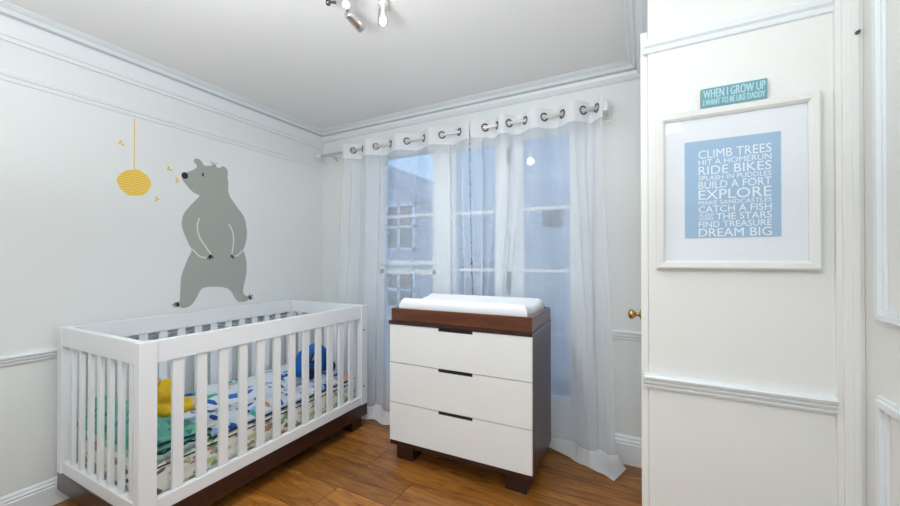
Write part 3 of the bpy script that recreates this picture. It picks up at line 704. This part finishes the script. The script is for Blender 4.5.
# ================================================================ WALL DECALS
def yz(L, x=XL): return [(x, p[0], p[1]) for p in L]
def stroke(b, pts, w, x=XL+.0012, t=.0006, taper=False):
    """flat ribbon of width w along (y, z) points"""
    P = [Vector((p[0], p[1])) for p in pts]; Lf, Rt = [], []
    for i, p in enumerate(P):
        d = (P[min(i+1, len(P)-1)]-P[max(i-1, 0)]).normalized(); n = Vector((-d.y, d.x)); k = w*.5*((1-.75*i/(len(P)-1)) if taper else 1)
        Lf.append((x, *(p+n*k))); Rt.append((x, *(p-n*k)))
    b.prism(Lf+Rt[::-1], (t, 0, 0))
def smooth_line(L, n=6):
    out = []
    for i in range(len(L)-1):
        p0, p1, p2, p3 = [Vector(L[max(0, min(len(L)-1, k))]) for k in (i-1, i, i+1, i+2)]
        for k in range(n):
            t = k/n; out.append(tuple(.5*((2*p1)+(p2-p0)*t+(2*p0-5*p1+4*p2-p3)*t*t+(3*p1-p0-3*p2+p3)*t**3)))
    return out+[tuple(L[-1])]
bd = thing('bear_decal', 'large grey standing bear sticker on the wall above the cot', 'wall sticker', (XL+.001, 1.5, .9))
def child(b, n, m): 
    o = b.build(n, m); o.parent = bd; o.location = (-XL, -1.5, -.9); return o
child(MB().prism(yz(smooth_line(BEAR+[BEAR[0]], 3)[:-1]), (.0010, 0, 0)), 'body', M['bear_grey'])
for a in ARMS:
    b = MB(); stroke(b, smooth_line(a), .0085); child(b, 'arm_line', M['cream_line'])
for grp in (CLAWS[:4], CLAWS[4:7], CLAWS[7:10], CLAWS[10:]):
    b = MB()
    for s in grp: stroke(b, s, .0115, taper=True)
    child(b, 'claws', M['ink'])
b = MB()
for s in HAIR: stroke(b, s, .010, XL+.0002, .0008, True)
child(b, 'hair_tuft', M['bear_grey'])
def disc(c, ry, rz): return [(XL+.0012, c[0]+ry*math.cos(2*PI*i/20), c[1]+rz*math.sin(2*PI*i/20)) for i in range(20)]
child(MB().prism(disc(EYE[0], .0055, .0125), (.0006, 0, 0)), 'eye', M['ink'])
child(MB().prism(disc(NOSE[0], .019, .0215), (.0006, 0, 0)), 'nose', M['ink'])
hv = thing('beehive_decal', 'yellow striped beehive sticker hanging on a drawn thread', 'wall sticker', (XL+.001, 1.012, 1.6))
b = MB().prism(yz(smooth_line(HIVE+[HIVE[0]], 3)[:-1]), (.001, 0, 0)); o = b.build('hive', M['hive'], hv); o.location = (-XL, -1.012, -1.6)
b = MB(); stroke(b, STRING, .0036, XL, .001); o = b.build('thread', M['gold'], hv); o.location = (-XL, -1.012, -1.6)
where = ('left of the thread above the beehive', 'highest beside the bear nose', 'just left of the bear nose tip', 'lowest, between beehive and bear chest')
for (y, z), w, a in zip(BEES, where, (-.5, -.3, 2.2, 2.0)):
    b = MB()
    for da, l in ((0, .020), (2.2, .020), (-2.2, .013)):
        c, s = math.cos(a+da), math.sin(a+da); n = (-s, c)
        b.prism([(0, 0, 0), (0, c*l*.5+n[0]*.006, s*l*.5+n[1]*.006), (0, c*l, s*l), (0, c*l*.5-n[0]*.006, s*l*.5-n[1]*.006)], (.001, 0, 0))
    o = b.build('bee_decal', M['gold']); o.location = (XL+.001, y, z)
    tag(o, 'tiny yellow bee sticker '+w, 'wall sticker', 'bee stickers on the left wall')

# ================================================================ PICTURE AND SIGN ON THE PARTITION
YW = 1.62
pf = thing('framed_print', 'white framed blue word-art print on the white partition', 'picture', (.279, YW, 1.17))
def put(b, n, m, parent=pf):
    o = b.build(n, m, parent); return o
FX, FZ, FW = .2325, .582, .030          # half width, height, bar width
b = MB(); prof = [(0, 0), (0, .020), (.006, .024), (.022, .022), (FW, .014), (FW, 0)]
def ring(t):      # corners of a mitred rectangle inset by t
    return [(-FX+t, t), (FX-t, t), (FX-t, FZ-t), (-FX+t, FZ-t)]
R = [[b.b.verts.new((x, -d, z)) for x, z in ring(t)] for t, d in prof]
for q, w in zip(R, R[1:]+R[:1]):
    for k in range(4): b.b.faces.new((q[k], q[(k+1) % 4], w[(k+1) % 4], w[k]))
put(b, 'frame', M['frame_white'])
put(MB().box(-FX+.02, FX-.02, -.006, -.003, .02, FZ-.02), 'mount', M['mount'])
PZ = 1.17
pr = put(MB().box(.139-.279, .414-.279, -.0072, -.0062, 1.283-PZ, 1.639-PZ), 'print', M['print_blue'])
LX0, LX1 = .182-.279, .389-.279
lines = [('CLIMB TREES', 1.6035, 1.5725), ('HIT A HOMERUN', 1.5685, 1.5485), ('RIDE BIKES', 1.5445, 1.5135), ('SPLASH IN PUDDLES', 1.5095, 1.4925), ('BUILD A FORT', 1.4885, 1.4615), ('EXPLORE', 1.4575, 1.4225), ('MAKE SANDCASTLES', 1.4185, 1.4035), ('CATCH A FISH', 1.3995, 1.3755), ('THE STARS', 1.3715, 1.3475), ('FIND TREASURE', 1.3435, 1.3215), ('DREAM BIG', 1.3175, 1.2875)]
b = MB(); pl = lambda x, z, d: (x, -.0073-d, z)
for s, z1, z0 in lines:
    x0 = LX0
    if s == 'THE STARS':
        x0 = LX0+.052
        text_mesh(b, 'SLEEP', LX0+.002, LX0+.046, z0-PZ+.0135, z1-PZ, pl, .0004); text_mesh(b, 'UNDER', LX0+.002, LX0+.046, z0-PZ, z0-PZ+.0105, pl, .0004)
    text_mesh(b, s, x0, LX1, z0-PZ, z1-PZ, pl, .0004)
b.build('lettering', M['letter'], pr)
put(MB().box(-FX+.024, FX-.024, -.0105, -.0090, .024, FZ-.024), 'glazing', M['picture_glass'])
sg = thing('word_sign', 'small teal wooden sign with pale lettering above the framed print', 'sign', (.2825, YW, 1.7525))
SW, SH, SD = .0935, .069, .022
b = MB().box(-SW, SW, -SD, 0, 0, SH, .0015); b.build('block', M['sign_edge'], sg)
f = MB().box(-SW+.001, SW-.001, -SD-.0006, -SD, .001, SH-.001); o = f.build('painted_face', M['sign_blue'], sg)
b = MB(); pl = lambda x, z, d: (x, -SD-.0007-d, z)
for dx in (-.0006, 0, .0006):
    text_mesh(b, 'WHEN I GROW UP', -SW+.007+dx, SW-.006+dx, .0325, .0625, pl, .0006+dx*.5); text_mesh(b, 'I WANT TO BE LIKE DADDY', -SW+.007+dx*.7, SW-.006+dx*.7, .0075, .0285, pl, .0006+dx*.5)
b.build('lettering', M['sign_letter'], o)

# ================================================================ CEILING LIGHT
cl_ = thing('spotlight_fitting', 'chrome ceiling light with several small spot heads', 'ceiling light', (-1.06, 1.02, ZC))
def spot(at, d):
    l = bpy.data.lights.new('spot_beam', 'SPOT'); l.energy = SPOT_W; l.color = (.95, .98, 1.0); l.spot_size = math.radians(125); l.spot_blend = .8; l.shadow_soft_size = .03
    o = bpy.data.objects.new('spot_beam', l); C.objects.link(o); o.parent = cl_; o.location = at; o.rotation_euler = Vector(d).to_track_quat('-Z', 'Y').to_euler()
MB().lathe([(.07, 0), (.07, -.018), (.062, -.024), (.02, -.026), (.014, -.05), (0, -.05)], (0, 0, 0), (0, 0, 1), 32).build('canopy', M['chrome'], cl_)
MB().tube([(-.14, -.03, -.042), (0, 0, -.042), (.09, .10, -.042)], .008, 10).build('bar', M['chrome'], cl_)
def head(a, c, k=1.0):
    a, c = Vector(a), Vector(c); d = (c-a).normalized(); L = (c-a).length
    q = MB().lathe([(0, 0), (.013*k, 0), (.017*k, .008), (.018*k, L-.004), (.0165*k, L), (.014*k, L), (.014*k, L-.012), (0, L-.012)], a, d, 24)
    h = q.build('spot_head', M['chrome'], cl_)
    MB().lathe([(.0135, L-.012), (.0135, L-.005), (.008, L+.002), (0, L+.004)], a, d, 20).build('bulb', M['bulb'], h)
    MB().tube([a+d*.01, (a.x*.55, a.y*.55, -.042)], .005, 8).build('bracket', M['chrome'], cl_)
head((-.035, .135, -.05), (-.020, .110, -.095))
head((-.085, .185, -.060), (-.072, .270, -.090), 1.3)
head((-.125, -.02, -.050), (-.19, -.10, -.110))
g = MB().lathe([(.023, -.112), (.023, -.02), (.0222, -.02), (.0222, -.112)], (.052, .262, 0), (0, 0, 1), 28)
g.build('glass_shade', M['glass'], cl_)
h = MB().lathe([(.024, -.012), (.024, -.03), (.010, -.032), (.008, -.075), (0, -.075)], (.052, .262, 0), (0, 0, 1), 24).build('lamp_holder', M['satin'], cl_)
MB().lathe([(.007, -.074), (.012, -.086), (.0145, -.100), (.010, -.112), (0, -.116)], (.052, .262, 0), (0, 0, 1), 20).build('bulb', M['bulb'], h)
MB().tube([(.052, .262, -.016), (.062, .19, -.030), (.07, .09, -.042)], .005, 8).build('bracket', M['chrome'], cl_)
b = MB().tube([(-.08, .02, -.042), (-.125, .115, -.045), (-.100, .135, -.045)], .006, 8).lathe([(.010, -.012), (.010, .012)], (-.125, .115, -.045), (0, 0, 1), 12)
b.build('joint', M['nickel'], cl_)
for p, d in (((-.035, .100, -.12), (.05, .2, -1)), ((.052, .262, -.15), (.35, .6, -.9)), ((-.02, .31, -.13), (-.45, .45, -.9))): spot(p, d)
